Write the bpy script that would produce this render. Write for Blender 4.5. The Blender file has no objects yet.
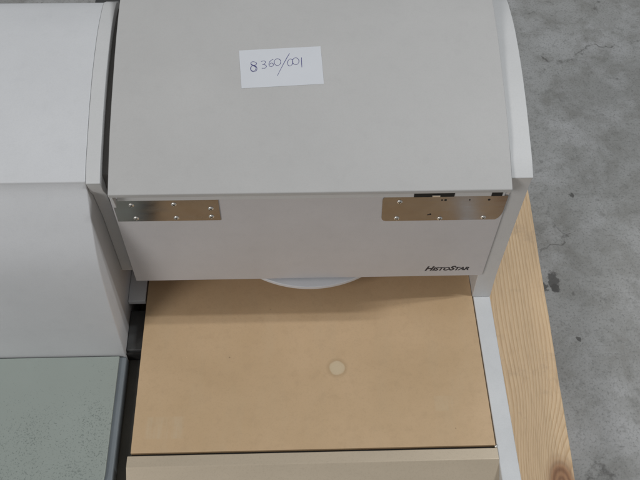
import bpy, bmesh, math, random
from mathutils import Vector, Matrix
random.seed(7)
S = bpy.context.scene
COL = S.collection

# ------------------------------------------------------------------ helpers
def link(name, bm, mat=None, parent=None, bevel=0.0, seg=2, smooth=True):
    me = bpy.data.meshes.new(name)
    bmesh.ops.recalc_face_normals(bm, faces=bm.faces)
    bm.to_mesh(me); bm.free()
    o = bpy.data.objects.new(name, me); COL.objects.link(o)
    if mat:
        me.materials.append(mat)
    if smooth:
        me.shade_smooth()
        try:
            me.set_sharp_from_angle(angle=math.radians(32))
        except Exception:
            pass
    if bevel:
        b = o.modifiers.new('Bevel', 'BEVEL')
        b.width = bevel; b.segments = seg; b.limit_method = 'ANGLE'
        b.angle_limit = math.radians(30); b.harden_normals = True
    if parent:
        o.parent = parent
    return o

def add_box(bm, x0, x1, y0, y1, z0, z1):
    v = [bm.verts.new(p) for p in ((x0,y0,z0),(x1,y0,z0),(x1,y1,z0),(x0,y1,z0),
                                   (x0,y0,z1),(x1,y0,z1),(x1,y1,z1),(x0,y1,z1))]
    for f in ((3,2,1,0),(4,5,6,7),(0,1,5,4),(1,2,6,5),(2,3,7,6),(3,0,4,7)):
        bm.faces.new([v[i] for i in f])

def box(x0, x1, y0, y1, z0, z1):
    bm = bmesh.new(); add_box(bm, x0, x1, y0, y1, z0, z1); return bm

def prism_x(prof, x0, x1):
    """(y,z) outline extruded from x0 to x1"""
    bm = bmesh.new()
    a = [bm.verts.new((x0, y, z)) for y, z in prof]
    b = [bm.verts.new((x1, y, z)) for y, z in prof]
    n = len(prof)
    bm.faces.new(a); bm.faces.new(b[::-1])
    for i in range(n):
        bm.faces.new((a[i], b[i], b[(i+1) % n], a[(i+1) % n]))
    return bm

def prism_z(poly, z0, z1):
    bm = bmesh.new()
    a = [bm.verts.new((x, y, z0)) for x, y in poly]
    b = [bm.verts.new((x, y, z1)) for x, y in poly]
    n = len(poly)
    bm.faces.new(a); bm.faces.new(b[::-1])
    for i in range(n):
        bm.faces.new((a[i], b[i], b[(i+1) % n], a[(i+1) % n]))
    return bm

def prism_y(poly, y0, y1):
    bm = bmesh.new()
    a = [bm.verts.new((x, y0, z)) for x, z in poly]
    b = [bm.verts.new((x, y1, z)) for x, z in poly]
    n = len(poly)
    bm.faces.new(a); bm.faces.new(b[::-1])
    for i in range(n):
        bm.faces.new((a[i], b[i], b[(i+1) % n], a[(i+1) % n]))
    return bm

def catmull(P, k=6):
    out = []
    n = len(P)
    for i in range(n-1):
        p0 = P[max(i-1, 0)]; p1 = P[i]; p2 = P[i+1]; p3 = P[min(i+2, n-1)]
        for j in range(k):
            t = j/k
            out.append(tuple(0.5*((2*p1[c]) + (-p0[c]+p2[c])*t + (2*p0[c]-5*p1[c]+4*p2[c]-p3[c])*t*t
                                  + (-p0[c]+3*p1[c]-3*p2[c]+p3[c])*t**3) for c in (0, 1)))
    out.append(P[-1])
    return out

def empty(name, loc, label, cat, rz=0.0):
    o = bpy.data.objects.new(name, None); COL.objects.link(o)
    o.empty_display_size = 0.05
    o.location = loc; o.rotation_euler = (0, 0, rz)
    o['label'] = label; o['category'] = cat
    return o

# ------------------------------------------------------------------ materials
class NT:
    def __init__(s, name):
        s.m = bpy.data.materials.new(name); s.m.use_nodes = True
        s.t = s.m.node_tree; s.n = s.t.nodes; s.n.clear()
        s.out = s.n.new('ShaderNodeOutputMaterial'); s.p = s.n.new('ShaderNodeBsdfPrincipled')
        s.t.links.new(s.p.outputs[0], s.out.inputs[0])
        s.tc = s.n.new('ShaderNodeTexCoord')
    def L(s, a, b): s.t.links.new(a, b)
    def co(s, scale=(1,1,1), loc=(0,0,0), rot=(0,0,0)):
        m = s.n.new('ShaderNodeMapping'); m.inputs['Scale'].default_value = scale
        m.inputs['Location'].default_value = loc; m.inputs['Rotation'].default_value = rot
        s.L(s.tc.outputs['Object'], m.inputs[0]); return m.outputs[0]
    def noise(s, scale, detail=4, rough=.55, vec=None, dist=0):
        n = s.n.new('ShaderNodeTexNoise'); n.inputs['Scale'].default_value = scale
        n.inputs['Detail'].default_value = detail; n.inputs['Roughness'].default_value = rough
        n.inputs['Distortion'].default_value = dist
        s.L(vec if vec is not None else s.tc.outputs['Object'], n.inputs['Vector']); return n.outputs['Fac']
    def ramp(s, fac, stops):
        r = s.n.new('ShaderNodeValToRGB'); e = r.color_ramp.elements
        while len(e) < len(stops): e.new(0.5)
        for i, (p, c) in enumerate(stops):
            e[i].position = p
            e[i].color = (c, c, c, 1) if isinstance(c, (int, float)) else (*c, 1)
        s.L(fac, r.inputs[0]); return r.outputs[0]
    def math(s, op, a, b=None, c=None, clamp=False):
        m = s.n.new('ShaderNodeMath'); m.operation = op; m.use_clamp = clamp
        for i, x in enumerate((a, b, c)):
            if x is None: continue
            if isinstance(x, (int, float)): m.inputs[i].default_value = x
            else: s.L(x, m.inputs[i])
        return m.outputs[0]
    def mix(s, fac, a, b, mode='MIX'):
        m = s.n.new('ShaderNodeMix'); m.data_type = 'RGBA'; m.blend_type = mode
        for i, x in ((0, fac), (6, a), (7, b)):
            if isinstance(x, (int, float)): m.inputs[i].default_value = x
            elif isinstance(x, tuple): m.inputs[i].default_value = (*x, 1)
            else: s.L(x, m.inputs[i])
        return m.outputs[2]
    def sep(s, vec=None):
        x = s.n.new('ShaderNodeSeparateXYZ'); s.L(vec if vec is not None else s.tc.outputs['Object'], x.inputs[0])
        return x.outputs
    def bump(s, h, strength=.3, dist=.001):
        b = s.n.new('ShaderNodeBump'); b.inputs['Strength'].default_value = strength
        b.inputs['Distance'].default_value = dist
        s.L(h, b.inputs['Height']); s.L(b.outputs[0], s.p.inputs['Normal'])
    def set(s, **k):
        for a, b in k.items():
            a = a.replace('_', ' ')
            if isinstance(b, (int, float)): s.p.inputs[a].default_value = b
            elif isinstance(b, tuple): s.p.inputs[a].default_value = (*b, 1)
            else: s.L(b, s.p.inputs[a])
        return s
    def dist2(s, x, y, cx, cy, sx=1, sy=1):
        dx = s.math('MULTIPLY', s.math('SUBTRACT', x, cx), sx); dy = s.math('MULTIPLY', s.math('SUBTRACT', y, cy), sy)
        return s.math('SQRT', s.math('ADD', s.math('MULTIPLY', dx, dx), s.math('MULTIPLY', dy, dy)))

def paint(name, col, rough=.5, mott=.05, grain=.25):
    """powder-coated sheet metal / plastic: mottled, faint smudges, fine orange peel"""
    t = NT(name)
    a = t.noise(9, 5, .6)
    b = t.noise(55, 4, .65)
    c = t.noise(520, 2, .6)
    dark = tuple(x*(1-mott*2.2) for x in col)
    lite = tuple(min(1, x*(1+mott)) for x in col)
    base = t.mix(t.ramp(a, [(.3, 0), (.72, 1)]), dark, lite)
    base = t.mix(t.ramp(b, [(.30, .10), (.48, 0)]), base, tuple(x*.72 for x in col))
    base = t.mix(t.ramp(c, [(.3, .16), (.6, 0)]), base, tuple(x*.8 for x in col))
    t.set(Base_Color=base, Roughness=t.math('ADD', t.math('MULTIPLY', a, .22), rough-.1))
    t.bump(t.noise(900, 2, .5), grain, .0003)
    return t.m

M_LID = paint('lid_paint', (.51, .502, .492), .52, .018)
M_PANEL = paint('panel_paint', (.61, .592, .600), .5, .03)
M_COVER = paint('cover_paint', (.63, .63, .63), .45, .02)
M_UNIT = paint('unit_paint', (.66, .665, .68), .45, .02)
M_STRIP = paint('rail_paint', (.68, .69, .70), .25, .03)
M_LIP = paint('lip_plastic', (.66, .67, .70), .4, .02)
M_DARK = paint('dark_plastic', (.060, .061, .061), .45, .15)
M_OLIVE = paint('dark_trim', (.10, .095, .080), .6, .2)
M_BLACK = paint('black_lining', (.012, .011, .010), .8, .1)
M_GREYRIM = paint('grey_rim', (.19, .215, .235), .45, .08)
M_CHAN_SHADE = paint('channel_shade', (.16, .15, .14), .7, .05)  # dark tone standing in for shade beside the lid
M_CAV = paint('cavity_bounce_paint', (.48, .37, .34), .7, .05)
M_UNDER = paint('underside_paint', (.62, .58, .54), .6, .04)

def plate_mat():
    t = NT('tan_plate')
    x, y, z = t.sep(t.co(loc=(0, .4, 0)))
    a = t.noise(7, 5, .6); b = t.noise(60, 5, .7); c = t.noise(420, 3, .7)
    col = t.mix(t.ramp(a, [(.3, 0), (.7, 1)]), (.62, .435, .255), (.69, .49, .30))
    col = t.mix(t.ramp(b, [(.33, .25), (.5, 0)]), col, (.53, .375, .225))
    col = t.mix(t.ramp(c, [(.3, .25), (.5, 0)]), col, (.50, .355, .21))
    # long faint wipe smears
    sm = t.noise(9, 4, .6, t.co((4.5, .8, 1), rot=(0, 0, .35)))
    col = t.mix(t.ramp(sm, [(.50, 0), (.75, .16)]), col, (.62, .49, .33))
    # pale round spot with a darker rim
    w = t.math('MULTIPLY', t.math('SUBTRACT', t.noise(90, 3, .5), .5), .003)
    d = t.math('ADD', t.dist2(x, y, .036, .502), w)
    ring = t.ramp(t.math('MULTIPLY', d, 40), [(.38, 0), (.47, .28), (.54, .2), (.68, 0)])
    col = t.mix(ring, col, (.30, .21, .11))
    spot = t.ramp(t.math('MULTIPLY', d, 40), [(.25, .5), (.40, .42), (.47, 0)])
    col = t.mix(spot, col, (.72, .64, .47))
    # pale rectangular adhesive residue in the front corners
    def rect(cx, cy, hx, hy, amt, colr):
        nonlocal col
        u = t.math('SUBTRACT', 1, t.math('MULTIPLY', t.math('ABSOLUTE', t.math('SUBTRACT', x, cx)), 1/hx))
        v = t.math('SUBTRACT', 1, t.math('MULTIPLY', t.math('ABSOLUTE', t.math('SUBTRACT', y, cy)), 1/hy))
        m = t.math('MULTIPLY', t.math('MINIMUM', u, v), 6, clamp=True)
        streak = t.ramp(t.noise(26, 3, .6, t.co((5, .6, 1))), [(.38, .1), (.62, 1)])
        m = t.math('MULTIPLY', t.math('MULTIPLY', m, streak), amt)
        col = t.mix(m, col, colr)
    rect(-.203, .418, .027, .017, .28, (.66, .57, .42))
    rect(.183, .445, .014, .012, .13, (.66, .58, .42))
    # tiny specks
    for cx, cy, r in ((-.118, .522, .0012), (.195, .408, .0009), (-.06, .60, .0006)):
        dd = t.dist2(x, y, cx, cy)
        col = t.mix(t.ramp(t.math('MULTIPLY', dd, .5/r), [(.35, .5), (.6, 0)]), col, (.20, .13, .08))
    t.set(Base_Color=col, Metallic=.2, Roughness=t.math('ADD', t.math('MULTIPLY', b, .10), .20))
    t.bump(t.noise(700, 3, .6), .04, .0001)
    return t.m
M_PLATE = plate_mat()

def rail_mat():
    t = NT('front_rail_paint')
    a = t.noise(12, 5, .6, t.co((1, 4, 4))); c = t.noise(420, 3, .7)
    col = t.mix(a, (.52, .435, .325), (.61, .51, .385))
    col = t.mix(t.ramp(c, [(.3, .25), (.5, 0)]), col, (.38, .31, .22))
    t.set(Base_Color=col, Metallic=.25, Roughness=.36); t.bump(t.noise(700, 3, .6), .12, .0002)
    return t.m
M_RAIL = rail_mat()

def metal_mat(name, col, rough=.12, dirt=.3):
    t = NT(name)
    a = t.noise(45, 5, .65); b = t.noise(20, 5, .7, t.co((1, 1, 6)))
    c = t.mix(t.ramp(a, [(.35, dirt), (.6, 0)]), col, (.30, .25, .20))
    t.set(Base_Color=c, Metallic=1, Roughness=t.math('ADD', t.math('MULTIPLY', b, .3), rough-.1))
    t.bump(t.noise(60, 3, .5), .08, .0006)
    return t.m
M_HINGE = metal_mat('hinge_steel', (.38, .36, .35), .17)
M_SCREW = metal_mat('screw_steel', (.90, .88, .84), .38, .1)

def cold_mat():
    t = NT('cold_surface')
    x, y, z = t.sep(t.co(loc=(-.55, .4, 0)))
    a = t.noise(8, 4, .6)
    sp = t.noise(520, 4, .6); dens = t.noise(14, 3, .5)
    col = t.mix(a, (.315, .35, .318), (.365, .405, .375))
    # speckles get thicker towards the near right corner where the coating has worn
    wear = t.math('ADD', t.math('MULTIPLY', t.math('SUBTRACT', .47, y), 1.1), t.math('MULTIPLY', t.math('SUBTRACT', dens, .5), .5))
    thr = t.math('ADD', sp, t.math('MULTIPLY', wear, .55))
    col = t.mix(t.ramp(thr, [(.60, 0), (.69, .6)]), col, (.14, .165, .15))
    t.set(Base_Color=col, Roughness=.45, Metallic=.15)
    t.bump(sp, .15, .0003)
    return t.m
M_COLD = cold_mat()

def wood_mat(knots):
    t = NT('pine_board')
    x, y, z = t.sep()
    lo = t.noise(1.0, 2, .5, t.co((9, 2.2, 6)))
    h = t.math('ADD', x, t.math('MULTIPLY', t.math('SUBTRACT', lo, .5), .022))
    for kx, ky, s, amp in knots:
        d = t.dist2(x, y, kx, ky, 1/(s*1.0), 1/(s*2.4))
        e = t.math('POWER', 2.718, t.math('MULTIPLY', t.math('MULTIPLY', d, d), -1))
        h = t.math('ADD', h, t.math('MULTIPLY', e, amp))
    fine = t.noise(1.0, 3, .6, t.co((260, 12, 40)))
    h2 = t.math('ADD', h, t.math('MULTIPLY', t.math('SUBTRACT', fine, .5), .0005))
    r = t.math('FRACT', t.math('MULTIPLY', h2, 165))
    ring = t.ramp(r, [(0, 0), (.55, .3), (.88, 1), (1, 0)])
    var = t.noise(1, 3, .6, t.co((22, 3, 6)))
    col = t.mix(ring, (.88, .655, .42), (.66, .435, .235))
    col = t.mix(t.ramp(var, [(.35, .45), (.65, 0)]), col, (.68, .48, .29))
    col = t.mix(t.ramp(fine, [(.3, .15), (.5, 0)]), col, (.42, .27, .14))
    fib = t.noise(1, 4, .7, t.co((600, 25, 60)))
    col = t.mix(t.ramp(fib, [(.36, .28), (.52, 0)]), col, (.40, .26, .15))
    # grey scuffs
    sc = t.noise(17, 5, .7)
    col = t.mix(t.ramp(sc, [(.55, 0), (.70, .4)]), col, (.40, .29, .20))
    for kx, ky, s, amp in knots:
        if amp < .02: continue
        d = t.dist2(x, y, kx, ky, 1, .55)
        w = t.math('MULTIPLY', t.math('SUBTRACT', t.noise(60, 3, .5), .5), .004)
        d = t.math('ADD', d, w)
        rg = t.math('MULTIPLY', t.math('ADD', t.math('SINE', t.math('MULTIPLY', d, 950)), 1), .5)
        kc = t.mix(rg, (.24, .105, .05), (.40, .20, .10))
        col = t.mix(t.ramp(t.math('MULTIPLY', d, 10), [(.14, .9), (.20, .35), (.27, 0)]), col, kc)
    t.set(Base_Color=col, Roughness=.72)
    t.bump(t.math('ADD', t.math('MULTIPLY', fib, .6), t.math('MULTIPLY', ring, .5)), .45, .0006)
    return t.m

def floor_mat():
    t = NT('concrete_floor')
    a = t.noise(2.6, 6, .6); b = t.noise(11, 6, .68, dist=.4); c = t.noise(48, 5, .7); f = t.noise(230, 3, .7)
    col = t.mix(t.ramp(a, [(.34, 0), (.66, 1)]), (.30, .298, .288), (.41, .41, .402))
    col = t.mix(t.ramp(b, [(.38, .6), (.55, 0)]), col, (.225, .218, .20))
    col = t.mix(t.ramp(t.noise(7, 6, .7, t.co(loc=(3.1, 1.7, 0))), [(.50, 0), (.66, .6)]), col, (.52, .52, .525))
    col = t.mix(t.ramp(c, [(.34, .45), (.46, 0)]), col, (.19, .19, .18))
    col = t.mix(t.ramp(f, [(.32, .55), (.48, 0)]), col, (.13, .13, .125))
    # black flecks and chips
    v = t.n.new('ShaderNodeTexVoronoi'); v.inputs['Scale'].default_value = 26; v.inputs['Randomness'].default_value = 1
    t.L(t.co(loc=(.37, .11, 0)), v.inputs['Vector'])
    dd = t.math('ADD', v.outputs['Distance'], t.math('MULTIPLY', t.math('SUBTRACT', c, .5), .25))
    gate = t.ramp(t.noise(9, 3, .6, t.co(loc=(5, 2, 0))), [(.5, 0), (.58, 1)])
    col = t.mix(t.math('MULTIPLY', t.ramp(dd, [(.06, .5), (.13, 0)]), gate), col, (.055, .05, .045))
    # hairline cracks
    v2 = t.n.new('ShaderNodeTexVoronoi'); v2.feature = 'DISTANCE_TO_EDGE'; v2.inputs['Scale'].default_value = 2.6
    wv = t.n.new('ShaderNodeVectorMath'); wv.operation = 'MULTIPLY_ADD'
    nz = t.n.new('ShaderNodeTexNoise'); nz.inputs['Scale'].default_value = 7; nz.inputs['Detail'].default_value = 6
    t.L(t.tc.outputs['Object'], nz.inputs['Vector']); t.L(nz.outputs['Color'], wv.inputs[0])
    wv.inputs[1].default_value = (.35, .35, 0); t.L(t.tc.outputs['Object'], wv.inputs[2]); t.L(wv.outputs[0], v2.inputs['Vector'])
    cr = t.ramp(v2.outputs['Distance'], [(.0, .75), (.012, 0)])
    cg = t.ramp(b, [(.42, 1), (.52, 0)])
    col = t.mix(t.math('MULTIPLY', cr, cg), col, (.075, .07, .065))
    # two dark chips in the slab beside the pallet
    x, y, z = t.sep(t.co(loc=(0, 1.5, 0)))
    w = t.math('MULTIPLY', t.math('SUBTRACT', t.noise(55, 4, .6), .5), .030)
    for cx, cy, r, sy in ((.466, .790, .010, .50), (.447, .774, .0065, .8), (.468, .772, .007, 1), (.545, .99, .004, .5), (.49, .665, .003, 1)):
        d = t.math('ADD', t.dist2(x, y, cx, cy, 1, sy), w)
        col = t.mix(t.ramp(t.math('MULTIPLY', d, .5/r), [(.38, .85), (.58, 0)]), col, (.075, .072, .068))
    t.set(Base_Color=col, Roughness=t.math('ADD', t.math('MULTIPLY', b, .3), .45))
    t.bump(t.math('ADD', t.math('MULTIPLY', c, .7), f), .35, .002)
    return t.m

def paper_mat():
    t = NT('paper')
    c = t.mix(t.noise(30, 4, .6), (.62, .635, .67), (.68, .695, .73))
    t.set(Base_Color=c, Roughness=.75); t.bump(t.noise(900, 2, .5), .1, .0002); return t.m
def flat_mat(name, col, rough=.5):
    t = NT(name); c = t.mix(t.noise(400, 2, .5), tuple(v*.8 for v in col), col)
    t.set(Base_Color=c, Roughness=rough); return t.m
M_PAPER = paper_mat()
M_INK = flat_mat('blue_ink', (.085, .08, .27), .5)
M_LETTER = flat_mat('letter_print', (.022, .022, .035), .5)

# ------------------------------------------------------------------ setting
fl = bmesh.new()
bmesh.ops.create_grid(fl, x_segments=1, y_segments=1, size=6)
floor = link('floor', fl, floor_mat(), smooth=False)
floor['kind'] = 'structure'
floor.location = (0, 1.5, 0)
for v in floor.data.vertices: v.co.y += 0
floor.data.transform(Matrix.Translation((0, 0, 0)))

# ------------------------------------------------------------------ pallet
PZ = .14
PR = -math.radians(2.8)
pal = empty('wooden_pallet', (.33, .55, 0), 'pale pine pallet on the concrete floor under the grey machines', 'pallet', PR)
M_WOOD = wood_mat([(.038, -.190, .045, .050), (-.010, -.075, .035, -.010), (-.8, .2, .05, .03)])
bx = [(-.100, .058)] + [(-.100 - .19*i, .045 - .19*i) for i in range(1, 8)]
def board(name, x0, x1, y0, y1, z0, z1):
    bm = box(x0, x1, y0, y1, z0, z1)
    # slightly uneven sawn edges
    bmesh.ops.subdivide_edges(bm, edges=[e for e in bm.edges if abs(e.verts[0].co.y - e.verts[1].co.y) > .3 or abs(e.verts[0].co.x - e.verts[1].co.x) > .5],
                              cuts=24, use_grid_fill=True)
    for v in bm.verts:
        v.co.x += .0003*math.sin(v.co.y*31 + x0*9) + .0002*math.sin(v.co.y*83)
    return link(name, bm, M_WOOD, pal, bevel=.0022, seg=2)
for a, b in bx:
    board('deck_board', a, b, -.52, .43, PZ-.022, PZ)
for y0 in (-.50, -.09, .32):
    bm = box(-1.40, .05, y0, y0+.095, PZ-.044, PZ-.0225)
    link('cross_board', bm, M_WOOD, pal, bevel=.002)
    for xb in (-.045, -.70, -1.36):
        link('block', box(xb-.05+.04, xb+.05+.04, y0+.002, y0+.092, .0205, PZ-.0445), M_WOOD, pal, bevel=.002)
for xb in (-.045, -.70, -1.36):
    link('bottom_board', box(xb-.05+.04, xb+.05+.04, -.52, .43, .0, .020), M_WOOD, pal, bevel=.002)

# ------------------------------------------------------------------ main machine
H = 1.29
def Z(z): return z + H
mac = empty('tissue_embedding_machine', (0, 0.4, PZ),
            'grey embedding machine with closed lid and tan hot plate, standing on the pallet', 'lab machine')
inv = Matrix.Translation((0, -.4, -PZ))
def part(name, bm, mat, bevel=0, seg=2, parent=None, smooth=True):
    bm.transform(inv)
    return link(name, bm, mat, parent or mac, bevel, seg, smooth)

LID = catmull([(.600, -.7685), (.630, -.7555), (.666, -.7405), (.706, -.7275), (.753, -.7145), (.802, -.7025), (.861, -.693), (.93, -.688)], 6)
def lidz(y):
    for (a, za), (b, zb) in zip(LID, LID[1:]):
        if a <= y <= b: return Z(za + (zb-za)*(y-a)/(b-a))
    return Z(LID[-1][1])
# lid: curved sheet with a rounded front edge
LW = .2453
prof = [(y, Z(z)) for y, z in LID] + [(y, Z(z)-.0062) for y, z in reversed(LID)]
part('lid', prism_x(prof, -LW, LW), M_LID, .0013, 3)
part('lid_return', prism_x([(.6015, Z(-.776)), (.616, Z(-.770)), (.616, Z(-.790)), (.606, Z(-.802))], -LW+.0006, -LW+.0042), M_COVER, .0006)
part('lid_return', prism_x([(.6015, Z(-.776)), (.616, Z(-.770)), (.616, Z(-.786)), (.606, Z(-.786))], LW-.0042, LW-.0006), M_COVER, .0006)

# side covers
CT = catmull([(.6182, -.7690), (.640, -.7585), (.670, -.7485), (.714, -.7345), (.766, -.7220), (.826, -.7135), (.872, -.7140), (.889, -.7165)], 5)
cov = [(.6165, Z(-1.0530)), (.6205, Z(-1.020)), (.6225, Z(-.985)), (.6215, Z(-.80)), (.6200, Z(-.7745))] + \
      [(y, Z(z)) for y, z in CT] + [(.900, Z(-.724)), (.904, Z(-.745)), (.906, Z(-1.053))]
part('side_cover', prism_x(cov, .2466, .274), M_COVER, .0010, 3)
covl = [(.6380, Z(-.9955)), (.6360, Z(-.860)), (.6290, Z(-.805)), (.6215, Z(-.788))] + cov[4:-1] + [(.906, Z(-.9955))]  # left front face set back so that it falls into shade
part('side_cover', prism_x(covl, -.274, -.2565), M_COVER, .0010, 3)
part('base_ledge', box(-.274, -.2478, .6195, .72, Z(-1.0620), Z(-1.0530)), M_STRIP, .001)
# housing between the covers, under the lid
hp = [(.6245, Z(-.9925)), (.6245, Z(-.786))] + [(y, Z(z)-.0003) for y, z in CT if y > .627] + [(.902, Z(-.726)), (.902, Z(-1.05)), (.725, Z(-1.05)), (.725, Z(-.9925))]
part('housing', prism_x(hp, -.2425, .2464), M_COVER, .0006)
ch = [(.632, Z(-.99))] + [(y, Z(z)-.011) for y, z in CT if y > .632] + [(.902, Z(-.74)), (.902, Z(-.99))]
part('shade_channel', prism_x(ch, -.2563, -.2427), M_CHAN_SHADE)  # dark recess stands in for the lid's shade on the left cover
# cavity under the housing, lining kept pale to bounce light onto the plate
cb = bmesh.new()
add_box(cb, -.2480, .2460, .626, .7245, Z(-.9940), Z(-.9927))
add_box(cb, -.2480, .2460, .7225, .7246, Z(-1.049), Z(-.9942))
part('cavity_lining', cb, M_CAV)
# pale unseen flange added under the panel, curved to shape the plate's reflection
fp = [(.0, .6248), (.035, .6262), (.070, .6300), (.104, .6370), (.144, .6445), (.19, .6490), (.2275, .6505), (.2278, .716), (.2460, .716), (.2460, .6244), (0, .6244)]
part('reflection_flange', prism_z(fp, Z(-.9970), Z(-.9943)), M_UNDER, .0004)

# front panel
pz0, pz1 = Z(-.9946), Z(-.7985)
pan = part('front_panel', box(-.2512, .2512, .6188, .6202, pz0, pz1), M_PANEL, .0006, 3)
part('panel_return', box(-.2420, .2460, .6203, .6240, pz0+.0004, pz0+.004), M_PANEL, .0004)
# printed name
def text_mesh(body, size, sc, shear, off, mat, name):
    c = bpy.data.curves.new('t', 'FONT'); c.body = body; c.size = size
    c.shear = shear; c.offset = off; c.small_caps_scale = sc; c.extrude = .00012; c.space_character = 1.0
    for i, ch in enumerate(body):
        if ch.islower(): c.body_format[i].use_small_caps = True
    o = bpy.data.objects.new('t', c); COL.objects.link(o)
    bpy.context.view_layer.update()
    me = bpy.data.meshes.new_from_object(o.evaluated_get(bpy.context.evaluated_depsgraph_get()))
    bpy.data.objects.remove(o)
    me.materials.clear(); me.materials.append(mat); me.name = name
    return me
me = text_mesh('HistoStar', .016, .74, .32, .00050, M_LETTER, 'lettering')
xs = [v.co.x for v in me.vertices]; ys = [v.co.y for v in me.vertices]
sx = .0640/(max(xs)-min(xs)); sy = .0118/(max(ys)-min(ys))
for v in me.vertices:
    x, y, z = v.co
    v.co = ((x-min(xs))*sx + .1650, .6186 - z*.3 - .4, Z(-.9800) + (y-min(ys))*sy - PZ)
xsn = None
lo = bpy.data.objects.new('lettering', me); COL.objects.link(lo); lo.parent = pan
lo['label'] = 'dark slanted word printed near the lower right corner of the front panel'

# strip between panel and lid, with dark slots
part('trim_strip', box(-.2408, .2440, .6152, .6187, Z(-.8008), Z(-.7800)), M_COVER, .0006)
for a, b in ((.1290, .1800), (.2270, .2405)):
    part('slot', box(a, b, .6144, .6150, Z(-.8000), Z(-.7800)), M_BLACK)
part('latch', box(.152, .162, .6130, .6142, Z(-.7985), Z(-.7955)), M_SCREW, .0004)

# hinge plates
def screw(x, z, r, par, rot):
    bm = bmesh.new()
    prof = [(0, .0016), (.45, .00155), (.75, .0012), (.95, .0005), (1, 0)]
    n = 20; rings = []
    for q, h in prof:
        if q == 0: rings.append([bm.verts.new((0, -h, 0))]); continue
        rings.append([bm.verts.new((q*r*math.cos(k*2*math.pi/n), -h, q*r*math.sin(k*2*math.pi/n))) for k in range(n)])
    for k in range(n):
        bm.faces.new((rings[0][0], rings[1][k], rings[1][(k+1) % n]))
        for i in range(1, len(rings)-1):
            bm.faces.new((rings[i][k], rings[i+1][k], rings[i+1][(k+1) % n], rings[i][(k+1) % n]))
    M = Matrix.Translation((x, HY, z))
    bm.transform(M)
    o = part('screw', bm, M_SCREW, parent=par)
    cb = bmesh.new()
    for a in (rot, rot + math.pi/2):
        t = bmesh.new(); add_box(t, -r*.62, r*.62, -.00175, -.0013, -r*.13, r*.13)
        t.transform(M @ Matrix.Rotation(a, 4, 'Y'))
        tm = bpy.data.meshes.new('x'); t.to_mesh(tm); t.free(); cb.from_mesh(tm); bpy.data.meshes.remove(tm)
    # the cross recess is a second material inside the same screw mesh
    cb.transform(inv)
    m2 = bpy.data.meshes.new('y'); cb.to_mesh(m2); cb.free()
    b2 = bmesh.new(); b2.from_mesh(o.data); k0 = len(b2.faces); b2.from_mesh(m2)
    b2.faces.ensure_lookup_table()
    for f in b2.faces[k0:]: f.material_index = 1
    b2.to_mesh(o.data); b2.free(); o.data.materials.append(M_OLIVE); bpy.data.meshes.remove(m2)
    return o
HY = .6188 - .0014
def plate_poly(P, name, label):
    o = part(name, prism_y([(x, Z(z)) for x, z in P], HY, .6187), M_HINGE, .0004)
    o['label'] = label
    return o
hl = plate_poly([(-.2490, -.8000), (-.1167, -.8020), (-.1168, -.8470), (-.2490, -.8470)], 'hinge_plate', 'square cornered steel plate at the left end of the front panel')
for x, z in ((-.2263, -.8120), (-.2248, -.8400), (-.1728, -.8117), (-.1732, -.8403), (-.1273, -.8215), (-.1281, -.8385)):
    screw(x, Z(z), .0036, hl, random.uniform(.2, 1.4))
hr = plate_poly([(.0955, -.8030), (.2500, -.8030), (.2505, -.806), (.2500, -.8380), (.2485, -.8445), (.2462, -.8505), (.2425, -.8545), (.0985, -.8545), (.0952, -.8535), (.0932, -.8512), (.0922, -.8475), (.0905, -.8090), (.0915, -.8052), (.0930, -.8036)],
                'hinge_plate', 'steel plate with clipped corners at the right end of the front panel')
for x, z in ((.1128, -.8130), (.1120, -.8480), (.1689, -.8500), (.2261, -.8490)):
    screw(x, Z(z), .0036, hr, random.uniform(.2, 1.4))
for x, z, r in ((.1710, -.8105, .0017), (.1665, -.8105, .0012), (.2268, -.8110, .0017), (.2020, -.8110, .0010), (.1552, -.8405, .0015), (.1525, -.8415, .0010)):
    bm = bmesh.new()
    bmesh.ops.create_cone(bm, cap_ends=True, segments=14, radius1=r, radius2=r, depth=.0003)
    bm.transform(Matrix.Translation((x, HY-.0001, Z(z))) @ Matrix.Rotation(math.pi/2, 4, 'X'))
    part('hole', bm, M_BLACK, parent=hr)

# curved white lip under the panel
R = .155; cx, cy = .0015, .6058 + R
arc = []
for i in range(41):
    a = -math.pi/2 + (i/40-.5)*2*math.asin(.098/R)
    arc.append((cx + R*math.cos(a), cy + R*math.sin(a)))
arc = [(x, y) for x, y in arc if y < .6300]
arc = arc + [(arc[-1][0], .640), (arc[0][0], .640)]
part('curved_lip', prism_z(arc, Z(-1.0050), Z(-.9985)), M_LIP, .0012, 3)

# hot plate and front rail
ZP = Z(-1.0515)
part('hot_plate', prism_z([(-.2455, .3832), (.2462, .3832), (.2462, .700), (-.2455, .700)], ZP-.022, ZP), M_PLATE, .0008, 3)
rp = [(.3795, ZP-.0004), (.3640, ZP-.0004), (.3300, ZP-.0245), (.270, ZP-.055), (.250, ZP-.09), (.3795, ZP-.09)]
rl = part('front_rail', prism_x(rp, -.2495, .2482), M_RAIL, .0009, 3)
part('gap_lining', box(-.245, .2475, .3798, .3829, ZP-.05, ZP-.006), M_BLACK)
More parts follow.
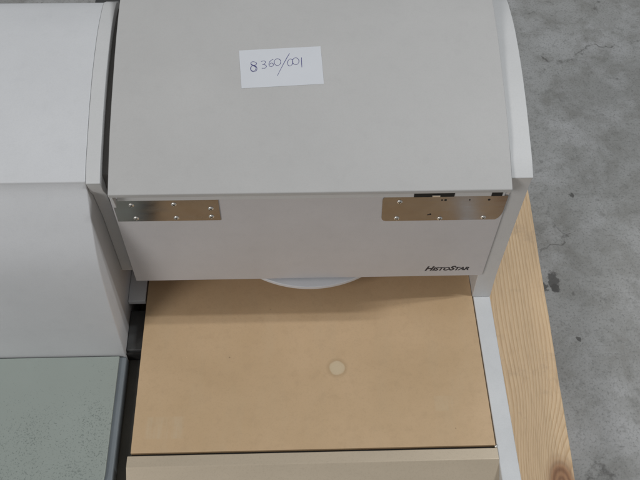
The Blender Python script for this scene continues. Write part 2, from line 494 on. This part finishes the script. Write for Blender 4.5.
# small chrome ball added for the glint at the rail corner
bm = bmesh.new(); bmesh.ops.create_uvsphere(bm, u_segments=12, v_segments=8, radius=.0022)
bm.transform(Matrix.Translation((.2465, .3816, ZP-.0014))); part('corner_glint', bm, M_SCREW)
part('side_rail', box(.2480, .2740, .15, .6900, PZ+.004, ZP-.002), M_STRIP, .0016, 3)
part('rear_base', box(-.2735, .2735, .722, .90, PZ+.004, Z(-1.0535)), M_BLACK)
part('base', box(-.2440, .2490, .26, .699, PZ, ZP-.0225), M_BLACK)
bt = box(-.2742, -.2445, .20, .6160, PZ+.002, Z(-1.104))
part('dark_trim', bt, M_OLIVE, .003)
blk = part('connector_block', box(-.2735, -.2440, .5500, .6180, Z(-1.103), Z(-1.078)), M_DARK, .0018)
part('block_seal', box(-.2758, -.2438, .5465, .6193, Z(-1.1035), Z(-1.084)), M_BLACK, .0006)

# paper sticker with handwriting
CR = [(-.0886, .7816), (.0154, .7868), (.0183, .7336), (-.0848, .7285)]
def bil(u, v):   # u right 0..1, v down 0..1
    a = Vector(CR[0]).lerp(Vector(CR[1]), u); b = Vector(CR[3]).lerp(Vector(CR[2]), u)
    return a.lerp(b, v)
bm = bmesh.new(); nu, nv = 16, 16; G = []
for j in range(nv+1):
    row = []
    for i in range(nu+1):
        p = bil(i/nu, j/nv)
        cl = 0
        row.append(bm.verts.new((p.x, p.y, lidz(p.y)+.00035+cl)))
    G.append(row)
for j in range(nv):
    for i in range(nu):
        bm.faces.new((G[j][i], G[j+1][i], G[j+1][i+1], G[j][i+1]))
stk = part('paper_label', bm, M_PAPER, smooth=False)
sol = stk.modifiers.new('Solidify', 'SOLIDIFY'); sol.thickness = .00015; sol.offset = -1
stk['label'] = 'white paper sticker with blue handwritten numbers'
# strokes, in pixel units of an enlarged view of the sticker
Q = [(52, 177), (527, 152), (547, 370), (67, 397)]
def uv(px, py):
    u, v = .5, .5
    for _ in range(12):
        tx = Q[0][0]+(Q[1][0]-Q[0][0])*u; bx_ = Q[3][0]+(Q[2][0]-Q[3][0])*u
        ty = Q[0][1]+(Q[1][1]-Q[0][1])*u; by = Q[3][1]+(Q[2][1]-Q[3][1])*u
        v = (py-ty)/(by-ty)
        lx = Q[0][0]+(Q[3][0]-Q[0][0])*v; rx = Q[1][0]+(Q[2][0]-Q[1][0])*v
        u = (px-lx)/(rx-lx)
    return u, v
def ell(cx, cy, rx, ry, a0=0, a1=360, n=22, tilt=0):
    o = []
    for i in range(n+1):
        a = math.radians(a0+(a1-a0)*i/n); x = rx*math.cos(a); y = ry*math.sin(a); t = math.radians(tilt)
        o.append((cx+x*math.cos(t)-y*math.sin(t), cy+x*math.sin(t)+y*math.cos(t)))
    return o
strokes = [
    ell(138, 254, 17, 10, 20, 385, 18, 8),
    [(121, 250), (124, 262), (138, 268), (150, 276)],
    ell(138, 284, 19, 18, -60, 330, 24),
    ell(136, 282, 15, 17, -90, 290, 22, 20),
    catmull([(181, 243), (197, 239), (207, 246), (199, 257), (189, 260), (203, 262), (212, 271), (204, 281), (185, 282)], 5),
    catmull([(252, 230), (236, 238), (227, 254), (229, 268), (242, 272), (252, 264), (249, 254), (238, 252), (230, 260)], 5),
    ell(276, 246, 19, 20, -80, 290, 24, 12),
    [(346, 195), (330, 222), (310, 258), (292, 292), (275, 326)],
    ell(350, 248, 15, 21, -90, 280, 22, 14),
    ell(382, 241, 19, 20, -100, 275, 24, 0),
    [(416, 219), (416, 240), (417, 258), (418, 276)],
]
bm = bmesh.new()
for st in strokes:
    pts = []
    for px, py in st:
        u, v = uv(px, py); p = bil(u, v); pts.append(Vector((p.x, p.y, lidz(p.y)+.00062)))
    prev = None
    for i, p in enumerate(pts):
        d = (pts[min(i+1, len(pts)-1)] - pts[max(i-1, 0)]); d.z = 0; d.normalize()
        nrm = Vector((-d.y, d.x, 0)); w = .00030*(1+.25*math.sin(i*1.3))
        quad = [bm.verts.new(p+nrm*w), bm.verts.new(p-nrm*w)]
        if prev: bm.faces.new((prev[0], prev[1], quad[1], quad[0]))
        prev = quad
part('handwriting', bm, M_INK, parent=stk, smooth=False)

# ------------------------------------------------------------------ neighbour unit on the left
cu = empty('cold_plate_machine', (-.55, .4, PZ), 'grey cold plate machine with speckled green plate, left of the machine with the lid', 'lab machine')
inv2 = Matrix.Translation((.55, -.4, -PZ))
def upart(name, bm, mat, bevel=0, seg=2, parent=None):
    bm.transform(inv2); return link(name, bm, mat, parent or cu, bevel, seg)
XR = -.2743; XL = -.83
up = catmull([(.5440, -1.0770), (.5475, -1.040), (.5560, -.960), (.5705, -.8785), (.5955, -.820), (.6200, -.7760)], 5)
up = up[:-1] + [(.6205, -.7725)] + [(y, z-.001) for y, z in CT[1:]] + [(.900, -.726), (.904, -.745), (.906, -1.14), (.5440, -1.14)]
upart('housing', prism_x([(y, Z(z)) for y, z in up], XL, XR), M_UNIT, .0016, 3)
upart('rim', prism_x([(.5434, Z(-1.0845)), (.16, Z(-1.0845)), (.16, Z(-1.14)), (.5434, Z(-1.14))], XL, XR+.0015), M_GREYRIM, .003, 3)
# plate with rounded front corner
cp = [(XL+.01, .5420), (XR-.0085, .5420)]
for i in range(9):
    a = i/8*math.pi/2; rr = .03
    cp.append((XR-.0085-rr+rr*math.cos(a), .335+rr-.0-rr*math.sin(a)))
cp += [(XL+.01, .335)]
upart('cold_plate', prism_z(cp, Z(-1.0843), Z(-1.0800)), M_COLD, .0012, 3)
upart('base', box(XL+.01, XR-.004, .17, .90, PZ, Z(-1.1402)), M_DARK)

# ------------------------------------------------------------------ dark case standing behind
case = empty('equipment_case', (-.26, 1.28, 0), 'dark grey case on the floor behind the grey machines, barely showing at the top', 'case')
def cpart(name, bm, mat, bevel=0):
    bm.transform(Matrix.Translation((.26, -1.28, 0))); return link(name, bm, mat, case, bevel)
cpart('body', box(-.372, -.12, 1.13, 1.46, .012, .315), M_DARK, .006)
cpart('cover', box(-.375, -.117, 1.127, 1.463, .317, .338), M_DARK, .005)
cpart('handle', box(-.30, -.19, 1.113, 1.1265, .22, .24), M_BLACK, .003)
for fx in (-.35, -.14):
    for fy in (1.16, 1.43):
        cpart('foot', box(fx-.012, fx+.012, fy-.012, fy+.012, 0, .0115), M_BLACK, .002)

# ------------------------------------------------------------------ lights
def area(name, loc, target, size, power, col, sy=None):
    d = bpy.data.lights.new(name, 'AREA'); d.energy = power; d.color = col; d.shape = 'RECTANGLE'
    d.size = size; d.size_y = sy or size
    o = bpy.data.objects.new(name, d); COL.objects.link(o); o.location = loc
    z = (Vector(loc)-Vector(target)).normalized(); y = Vector((0, 1, 0)); x = y.cross(z).normalized(); y = z.cross(x)
    o.rotation_euler = Matrix((x, y, z)).transposed().to_euler()
    return o
K = (.95, .98, 1.0)
area('hall_tube', (2.05, .690, 3.75), (.1, .6, .24), .7, 30, K, .05)
area('hall_tube', (2.05, .850, 3.75), (.1, .6, .24), .7, 30, K, .05)
area('hall_lamp_front', (-3.1, -2.3, 3.3), (0, .6, .3), 1.1, 80, (1.0, .98, .96), 1.8)

w = bpy.data.worlds.new('World'); S.world = w; w.use_nodes = True
bg = w.node_tree.nodes['Background']; bg.inputs[0].default_value = (.95, .98, 1.0, 1); bg.inputs[1].default_value = .25

# ------------------------------------------------------------------ camera
cam = bpy.data.cameras.new('Camera'); cam.sensor_width = 36; cam.lens = 804.985*36/640
cam.clip_start = .02; cam.clip_end = 100
co = bpy.data.objects.new('Camera', cam); COL.objects.link(co)
r = Vector((0.9994411194758656, -0.029607346784044614, 0.015519462530570217))
u = Vector((0.015561078897647542, 0.8229601534227431, 0.5678859381090154))
f = Vector((0.029585495168572694, 0.5673270581373893, -0.8229609392801129))
m = Matrix((r, u, -f)).transposed().to_4x4(); m.translation = Vector((-.019586, 0, H))
co.matrix_world = m
S.camera = co
S.view_settings.view_transform = 'Standard'; S.view_settings.look = 'None'
S.view_settings.exposure = 0; S.view_settings.gamma = 1
S.render.engine = 'CYCLES'
